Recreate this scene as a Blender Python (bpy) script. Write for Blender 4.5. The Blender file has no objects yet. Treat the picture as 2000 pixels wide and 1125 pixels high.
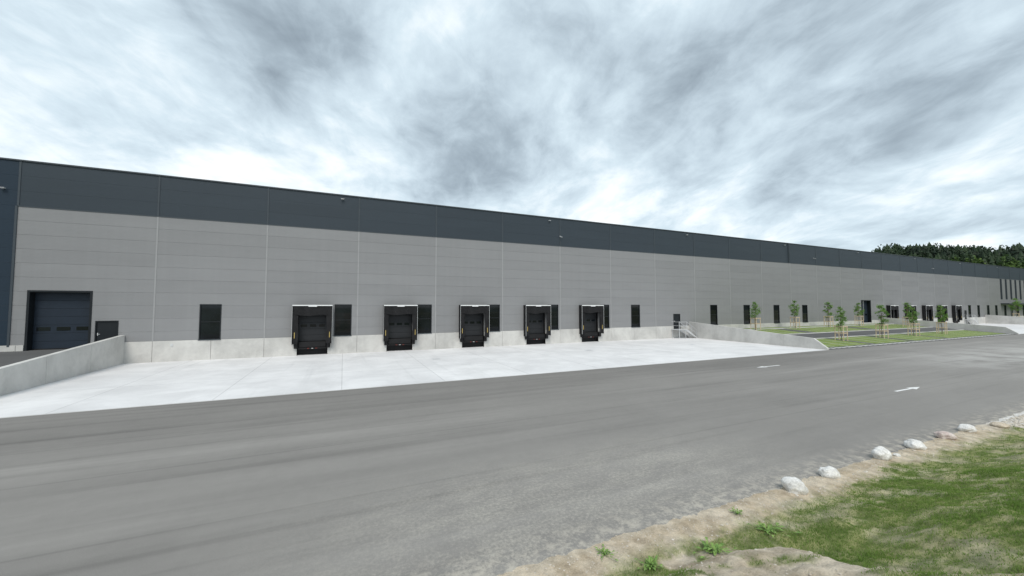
import bpy, bmesh, math, random
import numpy as np
from mathutils import Vector, Matrix, noise
R=math.radians
random.seed(7); rng=np.random.default_rng(11)
S=bpy.context.scene; C=S.collection
S.view_settings.view_transform='Standard'; S.view_settings.look='None'; S.view_settings.exposure=0
TH=R(23.96); CAMH=4.36; D=38.12; X0=-20.7; W=7.30; ROOF=14.6; BAND=11.36; PL=1.61; FL=1.2; XC=-.30

# ------------------------------------------------------------------ materials
def newmat(name):
    m=bpy.data.materials.new(name); m.use_nodes=True
    return m,m.node_tree,m.node_tree.nodes['Principled BSDF']
class G:
    def __init__(s,nt): s.nt=nt; s.tc=None
    def n(s,t,**k):
        o=s.nt.nodes.new(t)
        for a,b in k.items(): setattr(o,a,b)
        return o
    def l(s,a,b): s.nt.links.new(a,b)
    def co(s,kind='Object'):
        if not s.tc: s.tc=s.n('ShaderNodeTexCoord')
        return s.tc.outputs[kind]
    def mapping(s,scale=(1,1,1),rot=(0,0,0),src=None):
        m=s.n('ShaderNodeMapping'); m.inputs['Scale'].default_value=scale; m.inputs['Rotation'].default_value=rot
        s.l(src or s.co(),m.inputs['Vector']); return m.outputs[0]
    def noise(s,scale,detail=4,rough=.55,vec=None,dist=0):
        t=s.n('ShaderNodeTexNoise'); t.inputs['Scale'].default_value=scale; t.inputs['Detail'].default_value=detail
        t.inputs['Roughness'].default_value=rough; t.inputs['Distortion'].default_value=dist
        s.l(vec or s.co(),t.inputs['Vector']); return t.outputs['Fac']
    def math(s,op,a,b=None,clamp=False):
        m=s.n('ShaderNodeMath',operation=op,use_clamp=clamp)
        for i,v in enumerate((a,b)):
            if v is None: continue
            if isinstance(v,(int,float)): m.inputs[i].default_value=v
            else: s.l(v,m.inputs[i])
        return m.outputs[0]
    def rng(s,v,a,b,c=0,d=1):
        m=s.n('ShaderNodeMapRange',interpolation_type='SMOOTHSTEP'); s.l(v,m.inputs['Value'])
        for k,x in zip(('From Min','From Max','To Min','To Max'),(a,b,c,d)): m.inputs[k].default_value=x
        return m.outputs[0]
    def mix(s,f,a,b,mode='MIX'):
        m=s.n('ShaderNodeMix',data_type='RGBA',blend_type=mode)
        if isinstance(f,(int,float)): m.inputs[0].default_value=f
        else: s.l(f,m.inputs[0])
        for i,v in ((6,a),(7,b)):
            if isinstance(v,tuple): m.inputs[i].default_value=(*v[:3],1)
            else: s.l(v,m.inputs[i])
        return m.outputs[2]
    def scale(s,col,v):   # colour * value
        return s.mix(1.0,col,s.comb(v),'MULTIPLY')
    def comb(s,v):
        c=s.n('ShaderNodeCombineXYZ')
        for i in range(3): s.l(v,c.inputs[i])
        return c.outputs[0]
    def bump(s,b,h,dist=.01,st=.5,normal=None):
        m=s.n('ShaderNodeBump'); m.inputs['Distance'].default_value=dist; m.inputs['Strength'].default_value=st
        s.l(h,m.inputs['Height'])
        if normal: s.l(normal,m.inputs['Normal'])
        s.l(m.outputs[0],b.inputs['Normal']); return m.outputs[0]
def simple(name,col,rough=.6,metal=0,amt=.12,ns=2.0,bump=0,spec=.5):
    m,nt,b=newmat(name); g=G(nt)
    n1=g.noise(ns,5); n2=g.noise(ns*11,3)
    v=g.math('ADD',g.math('MULTIPLY',n1,.6),g.math('MULTIPLY',n2,.4))
    g.l(g.scale(col,g.rng(v,.3,.7,1-amt,1+amt)),b.inputs['Base Color'])
    b.inputs['Roughness'].default_value=rough; b.inputs['Metallic'].default_value=metal
    b.inputs['Specular IOR Level'].default_value=spec
    if bump: g.bump(b,n2,.01,bump)
    return m
def clad(name,col,rough,amt=.04,spec=.5,far=None):
    m,nt,b=newmat(name); g=G(nt)
    sp=g.n('ShaderNodeSeparateXYZ'); g.l(g.co(),sp.inputs[0])
    fx=g.math('FLOOR',g.math('DIVIDE',sp.outputs[0],W)); fz=g.math('FLOOR',g.math('SUBTRACT',sp.outputs[2],BAND-int(BAND)))
    cm=g.n('ShaderNodeCombineXYZ'); g.l(fx,cm.inputs[0]); g.l(fz,cm.inputs[2])
    wn=g.n('ShaderNodeTexWhiteNoise'); g.l(cm.outputs[0],wn.inputs['Vector'])
    cm2=g.n('ShaderNodeCombineXYZ'); g.l(fx,cm2.inputs[0])
    wn2=g.n('ShaderNodeTexWhiteNoise'); g.l(cm2.outputs[0],wn2.inputs['Vector'])
    n=g.noise(1,4,vec=g.mapping((.25,1,1.2)))
    v=g.math('ADD',g.math('MULTIPLY',g.math('SUBTRACT',wn.outputs[0],.5),amt*1.4),g.math('MULTIPLY',g.math('SUBTRACT',n,.5),amt*3))
    v=g.math('ADD',v,g.math('MULTIPLY',g.math('SUBTRACT',wn2.outputs[0],.5),amt))
    st=g.noise(1,4,vec=g.mapping((2.4,1,.09))); v=g.math('ADD',v,g.math('MULTIPLY',g.math('SUBTRACT',st,.5),amt*1.8))
    # the sheet darkens a little towards its far end (grazing reflection painted into the colour)
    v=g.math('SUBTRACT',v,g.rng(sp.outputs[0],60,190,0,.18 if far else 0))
    w=g.n('ShaderNodeTexWave',wave_type='BANDS',bands_direction='Z'); w.inputs['Scale'].default_value=3.2; g.l(g.co(),w.inputs['Vector'])
    v=g.math('ADD',v,g.math('MULTIPLY',g.math('SUBTRACT',w.outputs['Fac'],.5),.035))
    g.l(g.scale(col,g.math('ADD',v,1.0)),b.inputs['Base Color'])
    b.inputs['Roughness'].default_value=rough; b.inputs['Specular IOR Level'].default_value=spec
    g.bump(b,w.outputs['Fac'],.004,.25)
    return m
M={}
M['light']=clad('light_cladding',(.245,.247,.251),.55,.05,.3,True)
M['dark']=clad('dark_cladding',(.036,.048,.060),.5,.04,.3)
M['blue']=clad('blue_cladding',(.016,.030,.047),.5,.04,.3)
M['trim']=simple('trim_light',(.31,.312,.315),.5,0,.05,2,0,.3)
M['trimd']=simple('trim_dark',(.050,.062,.073),.5,0,.06,2,0,.35)
M['cop']=simple('coping',(.045,.055,.063),.45,.1,.05)
M['roof']=simple('roof_membrane',(.28,.29,.3),.8,0,.1,.4)
M['black']=simple('black_rubber',(.010,.010,.011),.65,0,.3,3,.2,.3)
M['fabric']=simple('black_fabric',(.014,.014,.015),.8,0,.35,2.5,.3,.25)
M['frame']=simple('anthracite_frame',(.012,.015,.018),.45,.1,.1,2,0,.35)
M['fin']=simple('dark_fin',(.018,.024,.032),.6,0,.1,1,0,.15)
M['door']=simple('door_steel',(.017,.026,.040),.5,.0,.1,1.5,0,.3)
M['doord']=simple('dock_door_steel',(.024,.026,.029),.6,0,.1,1.5,0,.3)
M['alu']=simple('aluminium',(.60,.61,.61),.5,.1,.06)
M['lampgrey']=simple('lamp_housing',(.35,.36,.37),.5,.1,.06)
M['yellow']=simple('yellow_paint',(.50,.37,.12),.7,0,.15)
M['red']=simple('red_reflector',(.22,.03,.02),.4,0,.05)
M['white']=simple('white_paint',(.75,.76,.76),.5,0,.06,3)
M['galv']=simple('galvanised_steel',(.56,.57,.58),.5,.1,.1,4)
M['bark']=simple('bark',(.16,.12,.085),.9,0,.3,9,.5)
M['wood']=simple('stake_wood',(.58,.46,.33),.8,0,.2,6,.3)
def glassm():
    m,nt,b=newmat('window_glass'); g=G(nt)
    n=g.noise(.35,2); g.l(g.scale((.007,.009,.011),g.rng(n,.3,.7,.6,1.6)),b.inputs['Base Color'])
    b.inputs['Roughness'].default_value=.04; b.inputs['Specular IOR Level'].default_value=.35
    return m
M['glass']=glassm()
def asphalt(name,base,dust=True):
    m,nt,b=newmat(name); g=G(nt)
    sp=g.n('ShaderNodeSeparateXYZ'); g.l(g.co(),sp.inputs[0]); X,Y=sp.outputs[0],sp.outputs[1]
    fine=g.noise(70,3,.7); mid=g.noise(3,6,.65); big=g.noise(1,5,.6,g.mapping((.045,.33,1))); blot=g.noise(.22,5,.6,dist=.6)
    v=g.math('ADD',g.rng(big,.28,.72,.91,1.09),g.math('MULTIPLY',g.math('SUBTRACT',blot,.5),.20))
    v=g.math('ADD',v,g.math('MULTIPLY',g.math('SUBTRACT',mid,.5),.16))
    v=g.math('ADD',v,g.math('MULTIPLY',g.math('SUBTRACT',fine,.5),.8))
    if dust:
        yn=g.math('ADD',Y,g.math('MULTIPLY',g.math('SUBTRACT',g.noise(.12,3),.5),1.6))
        for c,w,a in ((17.6,.07,.16),(13.3,.07,.13),(9.6,.06,.12)):
            q=g.math('ABSOLUTE',g.math('SUBTRACT',Y,c)); v=g.math('SUBTRACT',v,g.rng(q,0,w,a,0))
        for c in (10.9,12.6,15.2,16.8):     # faint wheel tracks along the lanes
            q=g.math('ABSOLUTE',g.math('SUBTRACT',yn,c)); v=g.math('SUBTRACT',v,g.rng(q,.1,.45,.045,0))
        v=g.math('SUBTRACT',v,g.rng(yn,16.2,18.6,0,.15))
        v=g.math('SUBTRACT',v,g.math('MULTIPLY',g.rng(X,4,-12,0,.06),g.rng(Y,14,8)))
        v=g.math('ADD',v,g.rng(X,25,60,0,.18))
        for sc,ro,am,sg in (((.04,1.5,1),4,.13,-1),((.05,.8,1),-6,.16,1),((.06,2.6,1),11,.10,-1)):
            ty=g.noise(1,3,.55,g.mapping(sc,(0,0,R(ro))),.3); v=g.math('ADD',v,g.rng(ty,.54,.74,0,am*sg))
    col=g.scale(base,v)
    if dust:
        mk=g.math('MULTIPLY',g.rng(g.math('ABSOLUTE',g.math('SUBTRACT',Y,7.5)),.3,3.6,1,0),g.rng(g.math('ABSOLUTE',g.math('SUBTRACT',X,5.5)),2.0,8.5,1,0))
        d1=g.noise(.8,10,.78,g.mapping((.8,1.5,1),(0,0,R(10))),.3); d2=g.noise(14,6,.8)
        dd=g.math('ADD',g.math('MULTIPLY',d1,.42),g.math('MULTIPLY',d2,.58))
        f=g.math('MULTIPLY',mk,g.rng(dd,.42,.66)); f=g.math('MULTIPLY',f,.66)
        col=g.mix(f,col,(.48,.455,.40))
        ed=g.math('MULTIPLY',g.rng(Y,7.0,5.7),g.rng(g.noise(3.5,6,.7),.42,.65)); col=g.mix(g.math('MULTIPLY',ed,.75),col,(.52,.48,.41))
        ex=g.math('MULTIPLY',g.math('MULTIPLY',g.rng(X,34,52),g.rng(Y,20,10)),g.rng(g.noise(.25,6,.65),.38,.6)); col=g.mix(g.math('MULTIPLY',ex,.6),col,(.55,.54,.52))
    g.l(col,b.inputs['Base Color']); b.inputs['Roughness'].default_value=.9; b.inputs['Specular IOR Level'].default_value=.2
    g.bump(b,fine,.006,.5); return m
M['asphalt']=asphalt('asphalt',(.240,.230,.217)); M['asphalt2']=asphalt('asphalt_dark',(.11,.11,.11),False)
def concrete(name,base,joint=None,amt=.12,bumpst=.2):
    m,nt,b=newmat(name); g=G(nt)
    a=g.noise(.35,7,.65,dist=.4); c=g.noise(4,5,.65); fi=g.noise(45,3); stv=g.noise(1,5,.6,g.mapping((.35,.07,.35) if joint else (1.2,1.2,.25)))
    v=g.math('ADD',g.rng(a,.3,.7,1-amt,1+amt),g.math('MULTIPLY',g.math('SUBTRACT',c,.5),amt*1.2))
    v=g.math('ADD',v,g.math('MULTIPLY',g.math('SUBTRACT',stv,.5),amt*1.8)); v=g.math('ADD',v,g.math('MULTIPLY',g.math('SUBTRACT',fi,.5),.15))
    col=g.scale(base,v)
    if joint:
        br=g.n('ShaderNodeTexBrick',offset=0.0); br.inputs['Scale'].default_value=1; br.inputs['Brick Width'].default_value=joint[0]; br.inputs['Row Height'].default_value=joint[1]
        br.inputs['Mortar Size'].default_value=.018; br.inputs['Mortar Smooth'].default_value=.2
        br.inputs['Color1'].default_value=(1,1,1,1); br.inputs['Color2'].default_value=(.95,.95,.955,1); br.inputs['Mortar'].default_value=(.66,.66,.66,1)
        g.l(g.co(),br.inputs['Vector']); col=g.mix(1.0,col,br.outputs['Color'],'MULTIPLY')
        t=g.noise(1,4,.6,g.mapping((1.3,.05,1),(0,0,R(-8)))); col=g.mix(g.rng(t,.55,.75,0,.34),col,(.48,.485,.49))
        t=g.noise(1,5,.7,g.mapping((.12,.9,1),(0,0,R(12)))); col=g.mix(g.rng(t,.55,.75,0,.30),col,(.48,.48,.48))
    g.l(col,b.inputs['Base Color']); b.inputs['Roughness'].default_value=.8; b.inputs['Specular IOR Level'].default_value=.3; g.bump(b,c,.01,bumpst); return m
M['yard']=concrete('yard_concrete',(.715,.71,.71),(5.45,5.45),.09)
M['conc']=concrete('precast_concrete',(.53,.522,.50),None,.16)
M['conc2']=concrete('wall_concrete',(.53,.522,.50),None,.16)
M['kerb']=concrete('kerb_concrete',(.55,.55,.53),None,.1)
def soilgrass():
    m,nt,b=newmat('bank_soil'); g=G(nt)
    at=g.n('ShaderNodeAttribute',attribute_name='cov'); sp=g.n('ShaderNodeSeparateColor'); g.l(at.outputs['Color'],sp.inputs[0])
    f1=g.noise(38,4,.7); f2=g.noise(3.5,6,.7); v=g.math('ADD',g.rng(f2,.3,.7,.75,1.2),g.math('MULTIPLY',g.math('SUBTRACT',f1,.5),.9))
    dirt=g.mix(g.rng(g.noise(1.3,5,.65),.35,.65),(.44,.36,.26),(.60,.52,.41)); dirt=g.scale(dirt,v)
    dirt=g.mix(sp.outputs[1],dirt,g.scale((.66,.64,.61),v))
    gr=g.scale(g.mix(g.rng(f2,.35,.65),(.13,.18,.045),(.27,.27,.12)),v)
    g.l(g.mix(sp.outputs[0],dirt,gr),b.inputs['Base Color']); b.inputs['Roughness'].default_value=.95; b.inputs['Specular IOR Level'].default_value=.2
    g.bump(b,f1,.03,.8); return m
M['soil']=soilgrass()
def blades(name,a,bc,c):
    m,nt,b=newmat(name); g=G(nt)
    at=g.n('ShaderNodeAttribute',attribute_name='tint'); r=g.n('ShaderNodeValToRGB'); g.l(at.outputs['Fac'],r.inputs[0])
    e=r.color_ramp.elements; e[0].color=(*a,1); e[1].color=(*c,1); x=e.new(.6); x.color=(*bc,1)
    g.l(r.outputs[0],b.inputs['Base Color']); b.inputs['Roughness'].default_value=.7; b.inputs['Specular IOR Level'].default_value=.2
    tr=g.n('ShaderNodeBsdfTranslucent'); g.l(r.outputs[0],tr.inputs[0]); mx=g.n('ShaderNodeMixShader'); mx.inputs[0].default_value=.4
    out=nt.nodes['Material Output']; g.l(b.outputs[0],mx.inputs[1]); g.l(tr.outputs[0],mx.inputs[2]); g.l(mx.outputs[0],out.inputs[0]); return m
M['blade']=blades('grass_blades',(.12,.215,.04),(.21,.315,.075),(.40,.40,.19))
def leafm(name,a,b2,sc=3):
    m,nt,b=newmat(name); g=G(nt); n=g.noise(sc,3); g.l(g.mix(g.rng(n,.35,.65),a,b2),b.inputs['Base Color'])
    b.inputs['Roughness'].default_value=.6; b.inputs['Specular IOR Level'].default_value=.25; return m
M['leaf']=leafm('young_leaves',(.08,.17,.03),(.19,.32,.08))
M['weed']=leafm('weed_leaves',(.12,.22,.05),(.22,.34,.09),8)
M['forest']=leafm('forest_dark',(.012,.024,.012),(.030,.054,.022),.09)
M['forest2']=leafm('forest_light',(.035,.07,.018),(.085,.14,.03),.12)
M['field']=leafm('field_grass',(.07,.11,.03),(.11,.15,.05),.05)
def lawn():
    m,nt,b=newmat('lot_grass'); g=G(nt); n=g.noise(1.2,6,.7); f=g.noise(14,4,.7)
    c=g.mix(g.rng(n,.3,.7),(.12,.19,.035),(.23,.28,.08)); c=g.mix(g.rng(f,.55,.75,0,.6),c,(.36,.33,.24))
    g.l(c,b.inputs['Base Color']); b.inputs['Roughness'].default_value=.95; g.bump(b,f,.05,.8); return m
M['lawn']=lawn()
def rockm(name,a,b2):
    m,nt,b=newmat(name); g=G(nt); n=g.noise(5,7,.7); f=g.noise(30,4)
    c=g.scale(g.mix(g.rng(n,.35,.65),a,b2),g.rng(f,.3,.7,.85,1.12)); g.l(c,b.inputs['Base Color']); b.inputs['Roughness'].default_value=.9; b.inputs['Specular IOR Level'].default_value=.25; g.bump(b,n,.03,.6); return m
M['rock']=rockm('white_limestone',(.60,.59,.57),(.80,.79,.77)); M['rockp']=rockm('pink_stone',(.48,.38,.35),(.66,.60,.56)); M['rockt']=rockm('tan_stone',(.48,.41,.32),(.62,.54,.44))
M['gravel']=rockm('gravel_stone',(.44,.39,.32),(.64,.60,.54))

# ------------------------------------------------------------------ mesh helpers
class MB:
    def __init__(s): s.v=[]; s.f=[]
    def box(s,x0,x1,y0,y1,z0,z1):
        n=len(s.v); s.v+=[(x0,y0,z0),(x1,y0,z0),(x1,y1,z0),(x0,y1,z0),(x0,y0,z1),(x1,y0,z1),(x1,y1,z1),(x0,y1,z1)]
        s.f+=[tuple(n+i for i in q) for q in ((0,3,2,1),(4,5,6,7),(0,1,5,4),(1,2,6,5),(2,3,7,6),(3,0,4,7))]; return s
    def quad(s,*p):
        n=len(s.v); s.v+=[tuple(q) for q in p]; s.f.append(tuple(range(n,n+len(p)))); return s
    def prism(s,poly,ax,a,b):
        n=len(s.v); k=len(poly)
        for t in (a,b):
            for (u,w) in poly: s.v.append({'x':(t,u,w),'y':(u,t,w),'z':(u,w,t)}[ax])
        s.f.append(tuple(n+i for i in range(k))); s.f.append(tuple(n+k+i for i in reversed(range(k))))
        for i in range(k):
            j=(i+1)%k; s.f.append((n+i,n+k+i,n+k+j,n+j))
        return s
    def tube(s,p,q,r0,r1=None,n=8):
        r1=r0 if r1 is None else r1; p=Vector(p); q=Vector(q); d=(q-p).normalized()
        a=d.orthogonal().normalized(); b=d.cross(a); k=len(s.v)
        for c,r in ((p,r0),(q,r1)):
            for i in range(n):
                t=2*math.pi*i/n; s.v.append(tuple(c+a*math.cos(t)*r+b*math.sin(t)*r))
        for i in range(n):
            j=(i+1)%n; s.f.append((k+i,k+j,k+n+j,k+n+i))
        s.f.append(tuple(k+i for i in reversed(range(n)))); s.f.append(tuple(k+n+i for i in range(n))); return s
    def build(s,name,m,parent=None,loc=None,bevel=0,smooth=False):
        me=bpy.data.meshes.new(name); me.from_pydata(s.v,[],s.f); me.update()
        bm=bmesh.new(); bm.from_mesh(me); bmesh.ops.recalc_face_normals(bm,faces=bm.faces); bm.to_mesh(me); bm.free()
        me.materials.append(m); o=bpy.data.objects.new(name,me); C.objects.link(o)
        if parent: o.parent=parent
        if loc: o.location=loc
        if bevel:
            b=o.modifiers.new('bevel','BEVEL'); b.width=bevel; b.segments=2; b.limit_method='ANGLE'
        if smooth:
            for p in me.polygons: p.use_smooth=True
        return o
def tag(o,label=None,cat=None,group=None,kind=None):
    if label: o['label']=label
    if cat: o['category']=cat
    if group: o['group']=group
    if kind: o['kind']=kind
    return o
def thing(name,label,cat,loc=(0,0,0),rz=0,group=None):
    o=bpy.data.objects.new(name,None); C.objects.link(o); o.location=loc; o.rotation_euler=(0,0,rz); o.empty_display_size=.2
    return tag(o,label,cat,group)
def dup(o,parent=None):
    c=o.copy(); C.objects.link(c)
    if parent: c.parent=parent
    for ch in [x for x in list(bpy.data.objects) if x.parent==o]: dup(ch,c)
    return c
def sheet(name,x0,x1,y0,y1,z,m):
    return tag(MB().quad((x0,y0,z),(x1,y0,z),(x1,y1,z),(x0,y1,z)).build(name,m),kind='structure')

# ------------------------------------------------------------------ ground
XWL=X0+.76*W; XWR=43.8; XW2=X0+15.75*W; XW3=X0+22.6*W; YE=21.7
sheet('ground',-900,1500,-900,1500,-.06,M['field'])
sheet('road',-90,330,5.5,YE,0,M['asphalt'])
sheet('yard',XWL,XWR,YE,D+1,.004,M['yard'])
o=sheet('yard',XW2,XW3,YE,D+1,.004,M['yard'])
def sl(y): return .01+.95*max(0,min(1,(y-YE)/(D-2-YE)))
def slope(name,x0,x1,y0,y1,off,m,fn=sl):
    b=MB(); n=8
    for i in range(n):
        a=y0+(y1-y0)*i/n; c=y0+(y1-y0)*(i+1)/n
        b.quad((x0,a,fn(a)+off),(x1,a,fn(a)+off),(x1,c,fn(c)+off),(x0,c,fn(c)+off))
    return tag(b.build(name,m),kind='structure')
def ramp(y): return .004+1.2*max(0,min(1,(y-YE)/(D-2.5-YE)))
slope('ramp',-90,XWL-.1,YE,D+.5,0,M['asphalt2'],ramp)
slope('car_park',XWR+.1,XW2-.1,YE,D+.5,0,M['asphalt2'])
slope('forecourt',XW3+.2,330,YE,D+.5,0,M['lawn'])
LX0=XWR+.5
slope('verge',LX0,XW2-.4,36.2,37.9,.012,M['lawn'])
for a,b in ((LX0,LX0+13.8),(LX0+16.2,LX0+30),(LX0+32.4,XW2-.6)):
    slope('grass_bay',a,b,30.8,35.6,.012,M['lawn']); 
for a,b in ((LX0,LX0+9.5),(LX0+10.7,LX0+18.7),(LX0+19.9,LX0+27.9),(LX0+29.1,XW2-1.2)):
    slope('grass_bay',a,b,22.6,26.9,.012,M['lawn'])
k=MB()
x=LX0
while x<XW2-1:
    for (ya,yb) in ((30.8,35.6),(22.7,26.9)):
        k.v+=[(x,ya,sl(ya)+.02),(x+.14,ya,sl(ya)+.02),(x+.14,yb,sl(yb)+.02),(x,yb,sl(yb)+.02)]; n=len(k.v); k.f.append((n-4,n-3,n-2,n-1))
    x+=2.55
tag(k.build('paver_lines',M['kerb']),kind='structure')
k=MB()
for (ya) in (27.0,30.6,35.7): k.prism([(ya,sl(ya)-.05),(ya+.12,sl(ya)-.05),(ya+.12,sl(ya)+.1),(ya,sl(ya)+.1)],'x',LX0,XW2-.8)
tag(k.build('kerb',M['kerb']),kind='structure')
k=MB(); x=LX0-.3
while x<XW2-1:
    w=random.uniform(.55,.7); k.box(x,x+w,YE+.25,YE+.62,-.02,.075+random.uniform(-.01,.01)); x+=w+random.uniform(.35,.5)
tag(k.build('edging_stones',M['kerb']),kind='structure')
k=MB(); k.box(XWL+.1,XWR-.1,YE-.03,YE+.03,-.05,.0085); tag(k.build('yard_edge',M['kerb']),kind='structure')
for (x,y) in ((7,31),(22,31),(36,31)):
    b=MB().box(x-.3,x+.3,y-.3,y+.3,.0,.014)
    tag(b.build('drain_cover',M['galv']),'square steel drain cover set in the pale concrete yard','drain cover','drain covers in the yard')

def wing(label,xc,joints=4):
    t=thing('retaining_wall',label,'wall',(xc,D-.03,0))
    L=D-.03-YE
    def top(y): return 2.15-1.1*y/(L-1.2) if y<L-1.2 else 1.05-.9*(y-(L-1.2))/1.2
    ys=[0]; 
    for i in range(1,joints): ys.append(L*i/joints)
    ys+=[L]
    for a,c in zip(ys[:-1],ys[1:]):
        b=MB(); a2=a+.012; c2=c-.012; pts=[(-a2,-.1),(-a2,top(a2))]
        if a2<L-1.2<c2: pts.append((-(L-1.2),top(L-1.2)))
        pts+=[(-c2,top(c2)),(-c2,-.1)]
        b.prism(pts,'x',-.14,.14); b.build('wall_panel',M['conc2'],t,bevel=.012)
    b=MB()
    b.prism([(-.02,-.1),(-.02,2.1),(-(L-1.25),1.0),(-(L-.1),.08),(-(L-.1),-.1)],'x',-.12,.12); b.build('joint_filler',M['conc'],t)
    return t
wing('pale concrete wing wall between the asphalt ramp and the dock yard, at the left edge',XWL)
wing('pale concrete wing wall beside the steel staircase, end of the nearer dock yard',XWR)
wing('distant pale concrete wing wall beyond the young trees, start of the far dock yard',XW2)
wing('farthest pale concrete wing wall at the end of the far dock yard',XW3)

# ------------------------------------------------------------------ warehouse
WH=thing('warehouse','long grey warehouse with dark upper band, loading docks and concrete base','building',(X0,D,0))
K0,K1=-3,36
docks=[2.5,3.525,4.545,5.56,6.565]; docks2=[16.35,17.35,18.35,19.3,20.3]
wins=[1.388,2.735,3.75,4.76,5.765,6.765,7.435,9.41,10.39,11.37, 12.4,16.62,17.62,18.62,19.56,20.56,21.3,22.0,22.8,23.5,24.3,24.9,25.5,26.1,26.7]
WW=1.44; WT=4.48
op=[]
for k_ in wins: op.append((k_*W,k_*W+WW,PL,WT,'win'))
op.append((.055*W,.517*W,FL,5.45,'gate')); op.append((14.9*W,15.36*W,FL,5.4,'gate'))
op.append((.547*W,.723*W,FL,3.24,'door')); op.append((8.43*W,8.6*W,FL,3.24,'door')); op.append((20.98*W,21.15*W,FL,3.24,'door'))
for k_ in docks+docks2: op.append((k_*W-1.15,k_*W+1.15,FL,3.95,'dock'))
rows=[]
z=BAND
while z>PL+.01: rows.append((max(z-1,PL),z)); z-=1
drows=[(BAND,BAND+1.08),(BAND+1.08,BAND+2.16),(BAND+2.16,ROOF)]
def cladding(name,x0,x1,rows,m,ops,zmin,gr=.02,gd=.025):
    b=MB(); bp=sorted(set([x0,x1]+[v for o in ops for v in o[:2] if x0<v<x1]))
    for xa,xb in zip(bp[:-1],bp[1:]):
        xm=(xa+xb)/2; hol=[(o[2],o[3]) for o in ops if o[0]<xm<o[1]]
        for (za,zb) in rows:
            segs=[(za,zb)]
            for (h0,h1) in hol:
                ns=[]
                for (a,c) in segs:
                    if h1<=a or h0>=c: ns.append((a,c)); continue
                    if a<h0: ns.append((a,h0))
                    if h1<c: ns.append((h1,c))
                segs=ns
            for (a,c) in segs:
                lo=a+gr if a==za else a; hi=c-gr if c==zb else c
                if hi-lo<.002: continue
                b.quad((xa,0,lo),(xb,0,lo),(xb,0,hi),(xa,0,hi))
                if a==za: b.quad((xa,gd,a),(xb,gd,a),(xb,0,lo),(xa,0,lo))
                if c==zb: b.quad((xa,0,hi),(xb,0,hi),(xb,gd,c),(xa,gd,c))
    return b.build(name,m,WH)
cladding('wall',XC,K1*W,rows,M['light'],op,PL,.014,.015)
cladding('upper_wall',XC,K1*W,drows,M['dark'],[],BAND,.010,.007)
cladding('side_wall',K0*W,XC,rows+drows,M['blue'],[],PL,.010,.008)
for i in range(0,K1):
    if i: MB().box(i*W-.05,i*W+.05,-.02,.03,PL,BAND-.05).build('joint_trim',M['trim'],WH)
    xx=i*W if i else XC
    MB().box(xx-.055,xx+.055,-.03,.03,BAND+.03,ROOF-.06).build('upper_joint_trim',M['trimd'],WH)
MB().box(XC-.12,XC,-.06,.05,PL-.1,BAND).build('corner_trim',M['trimd'],WH)
MB().box(-1.9*W,-1.9*W+.1,-.02,.03,PL,ROOF-.05).build('joint_trim',M['trimd'],WH)
MB().box(XC+.003,K1*W,-.03,.03,BAND-.045,BAND+.025).build('drip_flashing',M['trimd'],WH)
MB().box(K0*W,K1*W,-.07,.35,ROOF-.05,ROOF+.06).build('coping',M['cop'],WH,bevel=.01)
r=MB().box(K0*W,K1*W,.3,75,ROOF-.5,ROOF-.3); r.build('roof',M['roof'],WH)
b=MB(); b.box(K0*W,K0*W+.2,.4,75,0,ROOF-.51); b.build('end_wall',M['dark'],WH)
b=MB(); b.box(K1*W-.2,K1*W,.4,75,0,ROOF-.51); b.build('end_wall',M['dark'],WH)
b=MB(); b.box(K0*W+.2,K1*W-.2,74.8,75,0,ROOF-.51); b.build('rear_wall',M['dark'],WH)
gaps=[(k_*W-1.2,k_*W+1.2) for k_ in docks+docks2]+[(o[0]-.02,o[1]+.02) for o in op if o[4] in('gate','door')]
js=[i*W/2 for i in range(2*K0,2*29+1)]
ev=sorted(set(js+[v for gp in gaps for v in gp]))
for xa,xb in zip(ev[:-1],ev[1:]):
    xm=(xa+xb)/2
    if any(g0<xm<g1 for g0,g1 in gaps) or xb-xa<.03: continue
    MB().box(xa+.009,xb-.009,-.05,.2,-.1,PL).build('base_panel',M['conc'],WH,bevel=.01)
MB().box(29*W+.01,K1*W,-.05,.2,-.1,PL).build('base_panel',M['conc'],WH)
for o_ in op:
    if o_[4] in('gate','door'): MB().box(o_[0]-.015,o_[1]+.015,-.05,.2,-.1,FL).build('threshold',M['conc'],WH)
def make_window(x,w,z0,z1,tr=True):
    f=MB(); t=.075
    f.box(x,x+w,-.025,.12,z0,z0+t); f.box(x,x+w,-.025,.12,z1-t,z1); f.box(x,x+t,-.025,.12,z0+t,z1-t); f.box(x+w-t,x+w,-.025,.12,z0+t,z1-t)
    if tr: f.box(x+t,x+w-t,.0,.1,(z0+z1)/2-.03,(z0+z1)/2+.03)
    o=f.build('window',M['frame'],WH)
    MB().box(x+t*.5,x+w-t*.5,.05,.075,z0+t*.5,z1-t*.5).build('pane',M['glass'],o)
    MB().box(x-.03,x+w+.03,-.10,-.052,z0-.03,z0+.02).build('sill',M['trimd'],o)
for k_ in wins: make_window(k_*W,WW,PL,WT)
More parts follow.
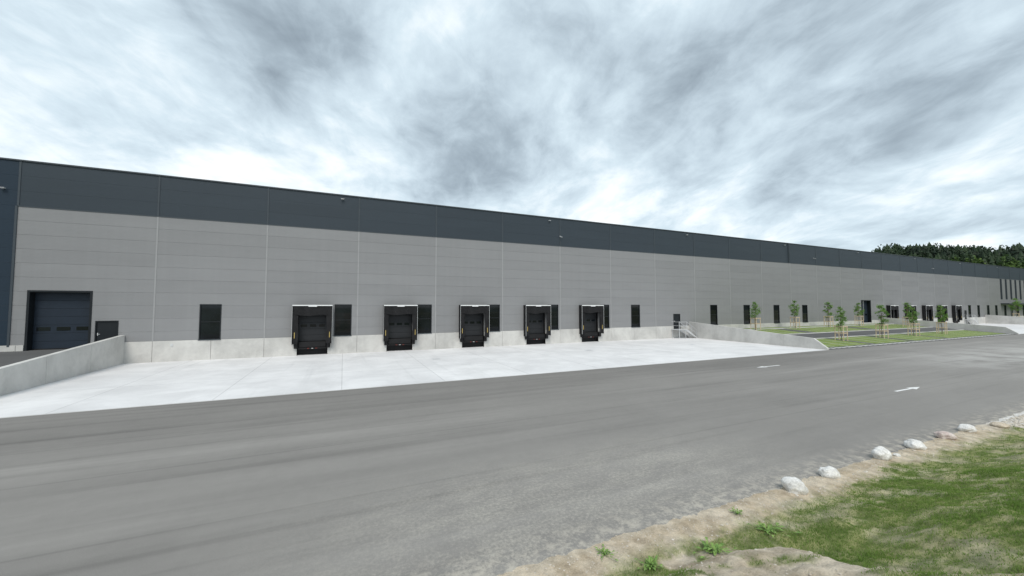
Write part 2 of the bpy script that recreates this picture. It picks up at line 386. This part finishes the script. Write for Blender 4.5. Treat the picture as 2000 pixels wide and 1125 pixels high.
def make_gate(x0,x1,z0,z1):
    f=MB(); t=.13
    f.box(x0,x0+t,-.03,.1,z0,z1-t); f.box(x1-t,x1,-.03,.1,z0,z1-t); f.box(x0,x1,-.03,.1,z1-t,z1)
    f.box(x0+t*.5,x0+t,.1,.75,z0,z1-t); f.box(x1-t,x1-t*.5,.1,.75,z0,z1-t); f.box(x0+t,x1-t,.1,.75,z1-t,z1-t*.5)
    f.box(x0,x1,.1,.75,z0-.1,z0)
    o=f.build('sectional_gate',M['frame'],WH)
    d=MB(); n=7; h=(z1-t-z0)/n
    for i in range(n): d.box(x0+t,x1-t,.5,.56,z0+i*h+.008,z0+(i+1)*h-.008)
    d.box(x0+t,x1-t,.56,.6,z0,z1-t)
    d.build('door_leaf',M['door'],o,bevel=.006)
    n=3; ww=(x1-x0-2*t)/n; zz=z0+h*2+h*.28
    for i in range(n):
        cx=x0+t+ww*(i+.5); MB().box(cx-.36,cx+.36,.485,.5,zz,zz+.28).build('door_window',M['glass'],o,bevel=.01)
    MB().box(x0+t,x1-t,.47,.53,z0+.001,z0+.08).build('bottom_seal',M['black'],o)
for o_ in op:
    if o_[4]=='gate': make_gate(*o_[:4])
def make_door(x0,x1,z0,z1):
    f=MB(); t=.07; f.box(x0,x0+t,-.03,.12,z0,z1-t); f.box(x1-t,x1,-.03,.12,z0,z1-t); f.box(x0,x1,-.03,.12,z1-t,z1); o=f.build('personnel_door',M['frame'],WH)
    MB().box(x0+t,x1-t,.04,.09,z0,z1-t).build('door_leaf',M['frame'],o)
    h=MB(); h.box(x0+t+.06,x0+t+.1,.0,.04,z0+.95,z0+1.15); h.tube((x0+t+.08,-.02,z0+1.05),(x0+t+.22,-.02,z0+1.05),.012); h.tube((x0+t+.08,-.02,z0+1.05),(x0+t+.08,.03,z0+1.05),.012); h.build('handle',M['alu'],o)
for o_ in op:
    if o_[4]=='door': make_door(*o_[:4])
def make_dock():
    HW=1.56; P=-.66; T=4.38; B=1.02
    f=MB(); f.box(-HW,-HW+.05,P,-.02,B,T); f.box(HW-.05,HW,P,-.02,B,T); f.prism([(P,T-.06),(-.02,T-.0),(-.02,T+.05),(P,T)],'x',-HW,HW)
    root=f.build('dock_shelter',M['fabric'],WH)
    a=MB(); e=.004
    a.box(-HW-.01,-HW+e,P-.03,P,B,T+.015); a.box(HW-e,HW+.01,P-.03,P,B,T+.015); a.box(-HW+e,HW-e,P-.03,P,T-.04,T+.05)
    a.build('shelter_frame',M['white'],root)
    c=MB(); n=14
    def yy(u): return P+.05+.035*math.sin(u*7.1)+.02*math.sin(u*17)
    def zb(u): return 3.48+.05*math.sin(u*3)+.06*abs(u)
    for i in range(n):
        u0=-HW+.05+(2*HW-.1)*i/n; u1=-HW+.05+(2*HW-.1)*(i+1)/n
        c.quad((u0,P+.02,T-.04),(u1,P+.02,T-.04),(u1,yy(u1),zb(u1)),(u0,yy(u0),zb(u0)))
    c.build('top_curtain',M['fabric'],root)
    for s in(-1,1):
        c=MB(); zs=[B+.02,1.6,2.3,3.0,3.6,T-.05]
        for i in range(5):
            x0=s*(HW-.05); xa=s*(1.10+.03*math.sin(zs[i]*3+s)); xb=s*(1.10+.03*math.sin(zs[i+1]*3+s))
            c.quad((x0,P+.05,zs[i]),(xa,P+.11,zs[i]),(xb,P+.11,zs[i+1]),(x0,P+.05,zs[i+1]))
        c.build('side_curtain',M['fabric'],root)
        MB().box(s*1.36-.022,s*1.36+.022,P-.0,P+.045,1.55,2.05).build('guide_stripe',M['yellow'],root)
        MB().box(s*1.28-.14,s*1.28+.14,-.30,-.055,.62,1.17).build('bumper',M['black'],root,bevel=.02)
    MB().box(-.33,.33,P-.045,P-.03,T-.11,T-.045).build('number_plate',M['white'],root)
    r=MB(); r.box(-1.19,-1.15,-.0,.7,FL,3.95); r.box(1.15,1.19,-.0,.7,FL,3.95); r.box(-1.15,1.15,0,.7,3.95,3.99); r.build('dock_recess',M['black'],root)
    d=MB(); n=5; h=(3.95-FL)/n
    for i in range(n): d.box(-1.15,1.15,.32,.37,FL+i*h+.01,FL+(i+1)*h-.01)
    d.box(-1.15,1.15,.37,.4,FL,3.95)
    d.build('dock_door',M['doord'],root,bevel=.006)
    for cx in(-.72,0,.72): MB().box(cx-.24,cx+.24,.305,.32,FL+2.0*h+.16,FL+2.0*h+.38).build('door_window',M['glass'],root)
    p=MB(); p.box(-1.2,1.2,.35,.4,0,FL-.1); p.box(-1.24,-1.2,-.03,.4,0,FL); p.box(1.2,1.24,-.03,.4,0,FL); p.build('dock_pit',M['black'],root)
    l=MB(); l.box(-1.14,1.14,-.12,.6,FL-.1,FL-.02); l.box(-1.05,1.05,-.16,-.12,.72,FL-.04); l.build('dock_leveller',M['black'],root,bevel=.01)
    q=MB(); q.box(-1.1,1.1,-.2,-.14,.55,.66); q.build('lip_guard',M['black'],root,bevel=.01)
    for cx,mm in((-.32,'red'),(.32,'red'),(0,'alu')): MB().box(cx-.08,cx+.08,-.212,-.2,.585,.625).build('reflector',M[mm],root)
    return root
proto=make_dock()
for i,k_ in enumerate(docks+docks2):
    o=proto if i==0 else dup(proto,WH); o.location=(k_*W,0,0)
for i in range(26):
    x=(24.05+.46*i)*W; MB().box(x,x+1.15,-.034,-.004,6.0,BAND-.1).build('dark_panel',M['fin'],WH)
MB().box(24*W,27*W,-1.4,-.06,4.75,5.0).build('canopy',M['cop'],WH)
def lamp(x,z):
    b=MB(); b.box(-.03,.03,-.10,0,-.025,.03); b.prism([(-.08,.035),(-.25,.05),(-.26,.02),(-.08,-.012)],'x',-.14,.14); o=b.build('floodlight',M['lampgrey'],WH,loc=(x,0,z),bevel=.006)
    MB().box(-.12,.12,-.235,-.095,-.016,.006).build('lens',M['white'],o)
for k_ in (2.8,5.8,8.8,11.8,14.8,17.8,20.8,23.8): lamp(k_*W,14.2)
lamp(-.14*W,12.5)
for k_ in (6.0,12.9,18.9):
    b=MB(); b.box(-.05,.05,-.05,0,-.08,.08); b.tube((0,-.03,0),(0,-.24,-.05),.025); b.tube((-.14,-.25,-.08),(.17,-.28,-.13),.05,.05,10); b.build('security_camera',M['lampgrey'],WH,loc=(k_*W,0,12.5),bevel=0)
b=MB()
b.tube((11.95*W,-.09,BAND+.1),(11.95*W,-.09,ROOF),.06); b.build('overflow_pipe',M['trimd'],WH)
for k_ in (1.15,8.2,12.9): MB().box(k_*W,k_*W+.16,-.08,-.052,PL-.42,PL-.22).build('socket_box',M['alu'],WH)

# ------------------------------------------------------------------ stairs
def stairs(label,xs):
    t=thing('steel_staircase',label,'stairs',(xs,D-.06,0))
    MB().box(-.1,1.3,-1.3,0,FL-.07,FL).build('landing',M['galv'],t)
    n=7; rise=FL/n; run=.30
    for i in range(1,n): 
        z=FL-i*rise; x=1.3+(i-1)*run; MB().box(x,x+.27,-1.25,-.1,z-.05,z).build('tread',M['galv'],t)
    e=1.3+(n-1)*run
    for y in(-1.3,-.05):
        MB().prism([(1.2,FL-.0),(1.4,FL-.0),(e+.2,.02),(e-.05,.02),(1.2,FL-.22)],'y',y-.015,y+.015).build('stringer',M['galv'],t)
    for (x,y) in((0,-1.22),(1.15,-1.22),(1.15,-.12),(0,-.12)): MB().tube((x,y,0),(x,y,FL-.06),.035).build('post',M['galv'],t)
    def rail(y,x0):
        b=MB()
        for h in(1.0,.5):
            b.tube((x0,y,FL+h),(1.3,y,FL+h),.024); b.tube((1.3,y,FL+h),(e,y,h+.1),.026)
        for x,z in ((x0,FL),(1.3,FL),((1.3+e)/2,FL/2+.05),(e,.1)): b.tube((x,y,z-.05),(x,y,z+1.0),.024)
        b.build('handrail',M['galv'],t)
    rail(-1.3,-.05); rail(-.05,1.28)
    b=MB()
    for h in(1.0,.5): b.tube((-.05,-1.3,FL+h),(-.05,-.05,FL+h),.02)
    b.build('end_rail',M['galv'],t)
stairs('galvanised steel staircase with handrails below the dark door, near the pale wing wall',X0+8.38*W)
stairs('small distant steel staircase past the far row of loading docks',X0+20.93*W)

# ------------------------------------------------------------------ road arrows
def arrow(name,label,cx,cy,d):
    b=MB(); z=.006; P=[(-1.35,-.065),(.3,-.065),(.3,-.21),(1.25,0),(.3,.21),(.3,.065),(-1.35,.065)]
    P=[(cx+d*x,cy+d*y) for x,y in P]
    b.quad(*[(x,y,z) for x,y in P]); o=b.build(name,M['arrow']); return tag(o,label,'road marking')
def arrowmat():
    m,nt,b=newmat('worn_road_paint'); g=G(nt); n=g.noise(9,6,.75); g.l(g.mix(g.rng(n,.56,.68),(.76,.76,.75),(.3,.3,.3)),b.inputs['Base Color']); b.inputs['Roughness'].default_value=.7; return m
M['arrow']=arrowmat()
arrow('road_arrow','white painted arrow on the far lane pointing left, nearer the concrete yard',27.9,17.6,-1)
arrow('road_arrow','white painted arrow on the near lane pointing right, closer to the boulders',27.1,9.9,1)

# ------------------------------------------------------------------ trees
def crown_mesh(seed,h0,h1,rad,n,leaf):
    r=np.random.default_rng(seed); v=[];f=[]
    cl=[]
    while len(cl)<36:
        p=r.uniform(-1,1,3)
        d=np.linalg.norm(p[:2])
        if d>1: continue
        t=(p[2]+1)/2; wd=(.62+.5*math.sin(math.pi*min(1,t*1.3))) if t<.55 else 1.1*(1-((t-.5)/.56)**1.6)
        cl.append((p[0]*rad*wd,p[1]*rad*wd,h0+(h1-h0)*t,r.uniform(.06,.15)))
    per=n//len(cl)
    for (cx,cy,cz,s) in cl:
        for _ in range(per):
            o=r.normal(0,s,3); c=Vector((cx+o[0],cy+o[1],cz+o[2]*.8)); a=Vector(r.normal(0,1,3)).normalized(); b=a.orthogonal().normalized(); b=(Matrix.Rotation(r.uniform(0,6.28),3,a)@b)
            a2=a.cross(b); l=leaf*r.uniform(.7,1.3); k=len(v)
            v+= [tuple(c-b*l),tuple(c+a2*l*.5),tuple(c+b*l),tuple(c-a2*l*.5)]; f.append((k,k+1,k+2,k+3))
    m=MB(); m.v=v; m.f=f; return m,cl
def make_tree(seed,name,label,group,loc,H=4.0,rad=.58):
    t=thing(name,label,'tree',loc,random.uniform(0,6),group)
    m,cl=crown_mesh(seed,H*.40,H-.05,rad,1400,.068); 
    tr=MB(); prev=(0,0,-.05)
    for i in range(1,7):
        q=(.03*math.sin(i*1.3+seed),.03*math.cos(i*1.9+seed),H*.92*i/6); tr.tube(prev,q,.045-.006*(i-1),.045-.006*i); prev=q
    tr.build('trunk',M['bark'],t)
    br=MB()
    for (cx,cy,cz,s) in cl[:18]:
        z0=max(H*.36,cz-.55); br.tube((0,0,z0),(cx,cy,cz),.016,.006,5)
    br.build('limbs',M['bark'],t)
    m.build('crown',M['leaf'],t); return t
protos=[make_tree(3,'young_tree','x',None,(0,0,0)),make_tree(8,'young_tree','x',None,(0,0,0)),make_tree(21,'young_tree','x',None,(0,0,0))]
def make_stakes():
    t=thing('tree_support','x','tree support',(0,0,0),0,'wooden support frames around the young trees')
    for sx in(-1,1):
        for sy in(-1,1): MB().tube((sx*.42,sy*.42,-.05),(sx*.4,sy*.4,1.75),.045,.045,7).build('post',M['wood'],t)
    for z in(1.66,.9):
        for s in(-1,1):
            MB().box(-.5,.5,s*.44-.015,s*.44+.015,z-.05,z+.05).build('rail',M['wood'],t); MB().box(s*.47-.015,s*.47+.015,-.42,.42,z-.05,z+.05).build('rail',M['wood'],t)
    return t
stp=make_stakes()
TR=[(53.7,35.4,1.0,0,'first young tree from the left, by the warehouse wall just past the wing wall'),
(62.9,35.4,1.0,1,'second young tree from the left, by the warehouse wall'),
(71.8,35.4,1.0,2,'third young tree from the left, slim crown against the grey warehouse wall'),
(53.8,25.3,1.0,0,'nearest young tree, at the road edge, with pale stakes'),
(80.9,35.4,1.02,1,'young tree just left of the tall dark gate in the far wall'),
(63.1,25.3,1.0,2,'second young tree along the road edge, right of the dark gate'),
(71.5,25.3,1.0,1,'third young tree along the road edge, in front of the far docks'),
(80.0,25.3,1.0,0,'fourth young tree along the road edge, farthest in its row'),
(88.4,32,.98,2,'young tree by the far wing wall, partly behind the road edge row'),
(147,34,1.4,1,'larger distant tree at the right edge, past the far dock yard'),
(158,32,1.0,0,'small distant tree behind the larger one at the right edge')]
usedp=set()
for i,(x,y,s,p,lab) in enumerate(TR):
    src=protos[p]
    if p in usedp: t=dup(src)
    else: t=src; usedp.add(p)
    t.location=(x,y,sl(y)); t.rotation_euler=(0,0,random.uniform(0,6)); s2=s*random.uniform(.92,1.08); t.scale=(s2*random.uniform(.85,1.05),s2*random.uniform(.85,1.05),s2); tag(t,lab,'tree','young trees planted in the car park')
    q=stp if i==0 else dup(stp); q.location=(x,y,sl(y)); q.rotation_euler=(0,0,random.uniform(-.1,.1)); q['label']='wooden post frame around the '+' '.join(lab.replace(',','').split()[:11])

# ------------------------------------------------------------------ hill and forest
def hillh(x,y):
    az=math.degrees(math.atan2(x,y)); r=math.hypot(x,y)
    a=max(0,min(1,(az-61.5)/7.5)); a=a*a*(3-2*a); rr=max(0,min(1,(r-255)/85)); rr=rr*rr*(3-2*rr)
    return -.2+a*rr*(34.5+.8*math.sin(az*.9)+.7*math.sin(az*2.3)-min(9,max(0,(az-67.4))*.80))
b=MB(); na,nr=70,24
for i in range(na+1):
    for j in range(nr+1):
        az=R(54+66*i/na); r=240+12*j; x=r*math.sin(az); y=r*math.cos(az); b.v.append((x,y,hillh(x,y)))
for i in range(na):
    for j in range(nr): k=i*(nr+1)+j; b.f.append((k,k+1,k+nr+2,k+nr+1))
tag(b.build('hill',M['forest'],smooth=True),kind='structure')
def forest(name,mat,n,conif,r0,r1,lab,az0=61.5,az1=112):
    m=MB()
    for _ in range(n):
        az=R(random.uniform(az0,az1)); r=random.uniform(r0,r1); x=r*math.sin(az); y=r*math.cos(az); z=hillh(x,y)-.5
        if conif:
            H=random.uniform(8.5,12.0); L=7; w=H*random.uniform(.17,.25)
            m.tube((x,y,z),(x,y,z+H*.9),.25,.08,5)
            for l in range(L):
                zt=z+H*(.22+.78*(l+1)/L); zb=z+H*(.08+.80*l/L); rr=w*(1-(l/L)**1.8)*1.0+.3; k=len(m.v); sg=7; m.v.append((x,y,zt)); ph=random.uniform(0,6)
                for i in range(sg):
                    q=rr*random.uniform(.55,1.25); t=ph+6.283*i/sg; m.v.append((x+q*math.cos(t),y+q*math.sin(t),zb+random.uniform(-.5,.5)))
                for i in range(sg): m.f.append((k,k+1+i,k+1+(i+1)%sg))
        else:
            H=random.uniform(9,12) if mat==M['forest'] else random.uniform(8,12); w=H*random.uniform(.22,.32); m.tube((x,y,z),(x,y,z+H*.5),.3,.15,5)
            for c in range(110):
                p=Vector((random.gauss(0,1),random.gauss(0,1),random.gauss(0,1))).normalized()*random.uniform(.65,1.05)
                cc=Vector((x+p.x*w,y+p.y*w,z+H*.62+p.z*H*.38)); a=Vector((random.gauss(0,1),random.gauss(0,1),random.gauss(0,1))).normalized(); bb=a.orthogonal().normalized(); a2=a.cross(bb); s=random.uniform(.3,.65)
                m.quad(cc-bb*s,cc+a2*s*.8,cc+bb*s,cc-a2*s*.8)
    o=m.build(name,mat); tag(o,lab,'forest',kind='stuff')
forest('conifer_forest',M['forest'],1800,True,310,372,'dark conifer wood on the hill behind the warehouse roof',61.5)
forest('mixed_forest',M['forest'],480,False,310,370,'dark broadleaf trees mixed into the wood on the hill',61.5,112)
forest('broadleaf_forest',M['forest2'],190,False,282,312,'lighter broadleaf trees along the lower edge of the wood',71,112)

# ------------------------------------------------------------------ bank
def sst(a,b,x): t=max(0,min(1,(x-a)/(b-a))); return t*t*(3-2*t)
def nz(x,y,s,o=0): return noise.fractal(Vector((x*s+o,y*s-o,o*1.7)),.7,2.1,4)
def spur(y): return 5.9+.22*math.sin(y*2.1)
def bankz(x,y):
    t=max(0,5.1-y)
    z=.035+.50*(math.sqrt(t*t+.25)-.5) 
    z=min(z,2.72)
    xc=spur(y)+.12*nz(y,3.1,1.5,8)
    z+=.34*sst(xc+.45,xc-.20,x)*sst(4.7,3.7,y)*sst(-.5,1.5,y)
    z-=.36*math.exp(-((x-xc-1.5)/1.5)**2)*sst(4.9,3.6,y)*sst(-.5,1.5,y)
    w=sst(5.3,4.4,y)
    z+=.09*nz(x,y,.8,3)*w+.05*nz(x,y,3.2,9)*(.35+w*.65)
    z-=sst(5.65,6.3,y)*.10
    return z
def cover(x,y):
    n=nz(x,y,.8,5)*.8+nz(x,y,3,1)*.5
    lush=sst(5.9,6.7,x+n*.6)*sst(5.4,4.8,y+n*.5)*(.58+.42*sst(-.45,.25,nz(x,y,1.6,12)))
    patch=sst(-.02,.32,n)*sst(5.6,4.9,y)*.85
    bare=math.exp(-((x-spur(y)-.02)/.24)**2)*sst(4.3,3.9,y)+.75*math.exp(-(((x-7.2)/.6)**2+((y-2.9)/.14)**2))+.5*math.exp(-(((x-9.5)/1.2)**2+((y-4.6)/.2)**2))
    return max(0,min(1,max(lush,patch)*(1-.9*min(1,bare))))
def pale(x,y): return sst(20.5,23.0,x)*sst(4.5,5.2,y+nz(x,y,.6,2)*.4)
xs=list(np.arange(-14,1,.4))+list(np.arange(1,14,.07))+list(np.arange(14,40,.2))+list(np.arange(40,140,2.0))
ys=list(np.arange(-14,-1,1.0))+list(np.arange(-1,6.4,.09))
b=MB(); cov=[]
for x in xs:
    for y in ys: b.v.append((x,y,bankz(x,y))); cov.append((cover(x,y),pale(x,y)))
ny=len(ys)
for i in range(len(xs)-1):
    for j in range(ny-1): k=i*ny+j; b.f.append((k,k+ny,k+ny+1,k+1))
me=bpy.data.meshes.new('bank'); me.from_pydata(b.v,[],b.f); me.materials.append(M['soil'])
ca=me.color_attributes.new('cov','FLOAT_COLOR','POINT'); arr=np.ones((len(cov),4),dtype=np.float32); arr[:,:2]=np.array(cov); arr[:,2]=0; ca.data.foreach_set('color',arr.ravel())
me.polygons.foreach_set('use_smooth',[True]*len(me.polygons)); bank=bpy.data.objects.new('bank',me); C.objects.link(bank); tag(bank,kind='structure')
def scatter(n,x0,x1,y0,y1,hmin,hmax,wd,pw=1.0):
    out=[]; tint=[]
    cnt=0
    while cnt<n:
        u=random.random()**pw; x=x0+(x1-x0)*u; y=random.uniform(y0,y1)
        c=cover(x,y)
        if random.random()>c*c*1.1+.004: continue
        cnt+=1
        z=bankz(x,y)-.006; h=random.uniform(hmin,hmax)*(.5+.6*c)*(1+.5*nz(x,y,1.5,4)); a=random.uniform(0,6.283); ln=h*random.uniform(.2,1.1); ld=random.uniform(0,6.283)
        w=wd*random.uniform(.6,1.4)*(1+x*.04); dx,dy=math.cos(a)*w,math.sin(a)*w; lx,ly=math.cos(ld)*ln,math.sin(ld)*ln
        out.append(((x-dx,y-dy,z),(x+dx,y+dy,z),(x+lx*.4+dx*.7,y+ly*.4+dy*.7,z+h*.6),(x+lx*.4-dx*.7,y+ly*.4-dy*.7,z+h*.6),(x+lx,y+ly,z+h)))
        tt=.40+.38*nz(x,y,.7,6)+random.gauss(0,.12)+(.3 if random.random()<.05 else 0); tint.append(tt)
    return out,tint
def grass_obj(name,data,lab):
    out,tint=data; n=len(out); V=np.array(out,dtype=np.float32).reshape(-1,3)
    me=bpy.data.meshes.new(name); f=[]
    for i in range(n): k=5*i; f.append((k,k+1,k+2,k+3)); f.append((k+3,k+2,k+4))
    me.from_pydata(V.tolist(),[],f); at=me.attributes.new('tint','FLOAT','POINT'); at.data.foreach_set('value',np.repeat(np.clip(np.array(tint,dtype=np.float32),0,1),5))
    me.materials.append(M['blade']); o=bpy.data.objects.new(name,me); C.objects.link(o); tag(o,lab,'grass',kind='stuff')
a=scatter(95000,2,14,0,5.5,.018,.05,.0028,1.0); c=scatter(42000,10,36,-.5,5.4,.02,.045,.0042,1.6)
grass_obj('bank_grass',(a[0]+c[0],a[1]+c[1]),'short green grass on the bank beside the road')
ico=bmesh.new(); bmesh.ops.create_icosphere(ico,subdivisions=1,radius=1); iv=[v.co.copy() for v in ico.verts]; jf=[tuple(v.index for v in f.verts) for f in ico.faces]; ico.free()
g_=MB()
def pebble(x,y,s):
    z=bankz(x,y); k=len(g_.v); r=[random.uniform(.6,1.2) for _ in range(3)]; rot=Matrix.Rotation(random.uniform(0,6),3,'Z')
    for c in iv:
        q=rot@Vector((c.x*r[0],c.y*r[1],c.z*r[2]*.6))*s*random.uniform(.85,1.15); g_.v.append((x+q.x,y+q.y,z+q.z+s*.1))
    g_.f.extend(tuple(k+i for i in f) for f in jf)
for _ in range(4500):
    x=random.uniform(1.5,26); y=random.choice((random.uniform(5.0,5.95),random.uniform(2.2,5.6)))
    if random.random()<cover(x,y)*1.6: continue
    pebble(x,y,random.uniform(.006,.02)*(1 if random.random()<.95 else 2))
for _ in range(1200):
    x=random.uniform(22,34); y=random.uniform(4.8,5.7); pebble(x,y,random.uniform(.03,.08))
tag(g_.build('gravel',M['gravel']),'loose pale pebbles and gravel along the dirt road edge','gravel',kind='stuff')
def px2(px_,py_,z=0):
    p=R(2.67); d=Vector((px_-1000,-(py_-562.5),-740.0)); d=Matrix.Rotation(math.pi/2+p,3,'X')@d; d=Matrix.Rotation(-TH,3,'Z')@d
    t=(z-CAMH)/d.z; return d.x*t,d.y*t
def boulder(px_,py_,r,sc,m,lab,seed):
    x,y=px2(px_,py_,.05)
    if y>5.78: x*=5.78/y; y=5.78
    bm=bmesh.new(); bmesh.ops.create_icosphere(bm,subdivisions=4,radius=1)
    for v in bm.verts:
        c=v.co.copy(); n=noise.fractal(c*1.0+Vector((seed*7,seed,0)),.8,2.1,4)*.22
        v.co=c*(1+n)
        v.co.z=max(v.co.z,-.55)
        v.co=Vector((v.co.x*sc[0],v.co.y*sc[1],v.co.z*sc[2]))*r
    me=bpy.data.meshes.new('boulder'); bm.to_mesh(me); bm.free(); me.polygons.foreach_set('use_smooth',[True]*len(me.polygons)); me.materials.append(M[m])
    o=bpy.data.objects.new('boulder',me); C.objects.link(o); o.location=(x,y,bankz(x,y)+r*sc[2]*.42); o.rotation_euler=(0,0,seed*1.1); tag(o,lab,'boulder','boulders lining the road edge')
boulder(1552,956,.26,(.95,.85,.80),'rock','nearest and largest white boulder on the dirt road edge',1)
boulder(1620,928,.22,(.95,.85,.74),'rock','second white boulder from the nearest, beside the asphalt',2)
boulder(1722,891,.26,(.9,.8,.78),'rock','third white boulder from the nearest, well rounded',3)
boulder(1787,868,.28,(.9,.8,.62),'rock','fourth white boulder, flattened and wide',4)
boulder(1847,848,.26,(.9,.8,.55),'rockp','pinkish brown boulder between the white ones',5)
boulder(1889,833,.24,(.9,.85,.62),'rock','small pale grey boulder beyond the pinkish one',6)
boulder(1953,833,.22,(1.0,.9,.5),'rockt','tan flat stone at the pale gravel heap',7)
boulder(1752,890,.08,(1.1,.9,.6),'rock','fist sized white stone between two boulders',8)
def weed(px_,py_,s,lab,seed):
    z=.3
    for _ in range(14):
        x,y=px2(px_,py_,z); z=.5*z+.5*bankz(x,y)
    r=random.Random(seed); z0=bankz(x,y)-.01
    m=MB(); c0=Vector((0,0,.02)); m.tube((0,0,-.03),(0,0,.03),.012,.008,6)
    for _ in range(int(46*s)):
        a=r.uniform(0,6.28); d=Vector((math.cos(a),math.sin(a),0)); sd=Vector((-d.y,d.x,0)); L=r.uniform(.04,.10)*s; w=L*.22; rr=abs(r.gauss(0,.10))*s; h=r.uniform(.01,.07)*s
        b0=d*rr+Vector((0,0,.03+h*.5)); b0.z+=max(-.05,min(.08,bankz(x+b0.x,y+b0.y)-z0)); mid=b0+d*L*.5+Vector((0,0,h*.5)); tip=b0+d*L+Vector((0,0,h*.2))
        k=len(m.v); m.v+=[tuple(c0+sd*.003),tuple(c0-sd*.003),tuple(b0-sd*.003),tuple(b0+sd*.003),tuple(mid-sd*w),tuple(mid+sd*w),tuple(tip)]
        m.f+=[(k,k+1,k+2,k+3),(k+3,k+2,k+4,k+5),(k+5,k+4,k+6)]
    tag(m.build('weed_plant',M['weed'],None,(x,y,z0)),lab,'plant','leafy weeds on the bare soil')
weed(1270,1108,1.1,'bright leafy weed at the bottom edge, left of the broad leafy one',1)
weed(1395,1080,1.4,'broad leafy weed on the soil, the largest of the weeds',2)
weed(1500,1040,1.2,'leafy weed on the soil below the nearest boulder',3)
weed(1440,1005,.8,'small weed on the dirt near the road edge, highest of the weeds',4)
weed(1180,1085,.9,'low weed close to the asphalt edge, leftmost of the weeds',5)
weed(1560,1095,1.1,'leafy weed on the soil near the bottom edge, rightmost of the weeds',6)

# ------------------------------------------------------------------ sky, sun, camera
wd=bpy.data.worlds.new('World'); S.world=wd; wd.use_nodes=True; nt=wd.node_tree; g=G(nt); bg=nt.nodes['Background']
sp=g.n('ShaderNodeSeparateXYZ'); g.l(g.co('Generated'),sp.inputs[0])
zz=g.math('ADD',g.math('MAXIMUM',sp.outputs[2],0.0),.28)
cu=g.n('ShaderNodeCombineXYZ'); g.l(g.math('DIVIDE',sp.outputs[0],zz),cu.inputs[0]); g.l(g.math('DIVIDE',sp.outputs[1],zz),cu.inputs[1]); g.l(g.math('MULTIPLY',sp.outputs[2],1.1),cu.inputs[2])
rot=g.mapping((1,1,1),(0,0,R(20)),cu.outputs[0]); st=g.mapping((1.0,.78,1),(0,0,0),rot)
n1=g.noise(2.3,10,.56,st,.35); n2=g.noise(.85,3,.5,st,.2); n3=g.noise(1,7,.62,g.mapping((8,4.6,6),(0,0,0),rot),.5)
v=g.math('ADD',g.math('ADD',g.math('MULTIPLY',n1,.60),g.math('MULTIPLY',n2,.20)),g.math('MULTIPLY',n3,.20))
v=g.math('ADD',v,g.rng(sp.outputs[2],.10,.40,.075,.0))
def lobe(d,a,amt):
    dt=g.n('ShaderNodeVectorMath',operation='DOT_PRODUCT'); g.l(g.co('Generated'),dt.inputs[0]); dt.inputs[1].default_value=Vector(d).normalized()
    return g.rng(dt.outputs['Value'],a,1.0,0,amt)
for d,a,amt in (((-.338,.88,.334),.90,.05),((.252,.867,.43),.975,-.10),((-.146,.826,.545),.975,-.11),((.75,.45,.40),.95,-.03),((.45,.70,.52),.97,-.04)):
    v=g.math('ADD',v,lobe(d,a,amt))
ra=g.n('ShaderNodeValToRGB'); g.l(v,ra.inputs[0]); e=ra.color_ramp.elements
e[0].position=.32; e[0].color=(.24,.295,.345,1); e[1].position=.655; e[1].color=(.91,.935,.95,1)
for p_,c_ in ((.40,(.35,.425,.485)),(.47,(.48,.575,.645)),(.54,(.60,.71,.78)),(.60,(.76,.84,.885))):
    x=e.new(p_); x.color=(*c_,1)
sky=g.n('ShaderNodeTexSky',sky_type='NISHITA'); sky.sun_disc=False; sky.sun_elevation=R(52); sky.sun_rotation=R(200)
sk=g.scale(sky.outputs[0],g.math('ADD',0.09,0.0))
g.l(g.mix(.95,sk,ra.outputs[0]),bg.inputs['Color']); bg.inputs['Strength'].default_value=1.22
sn=bpy.data.lights.new('sun','SUN'); sn.angle=R(25); sn.color=(1,.94,.865); sn.energy=2.2; so=bpy.data.objects.new('sun',sn); C.objects.link(so); so.rotation_euler=(R(38),0,R(-20))
cam=bpy.data.cameras.new('camera'); co=bpy.data.objects.new('camera',cam); C.objects.link(co); co.location=(0,0,CAMH); co.rotation_euler=(R(92.67),0,-TH); cam.sensor_width=36; cam.lens=13.32; cam.clip_end=5000; cam.clip_start=.05; S.camera=co
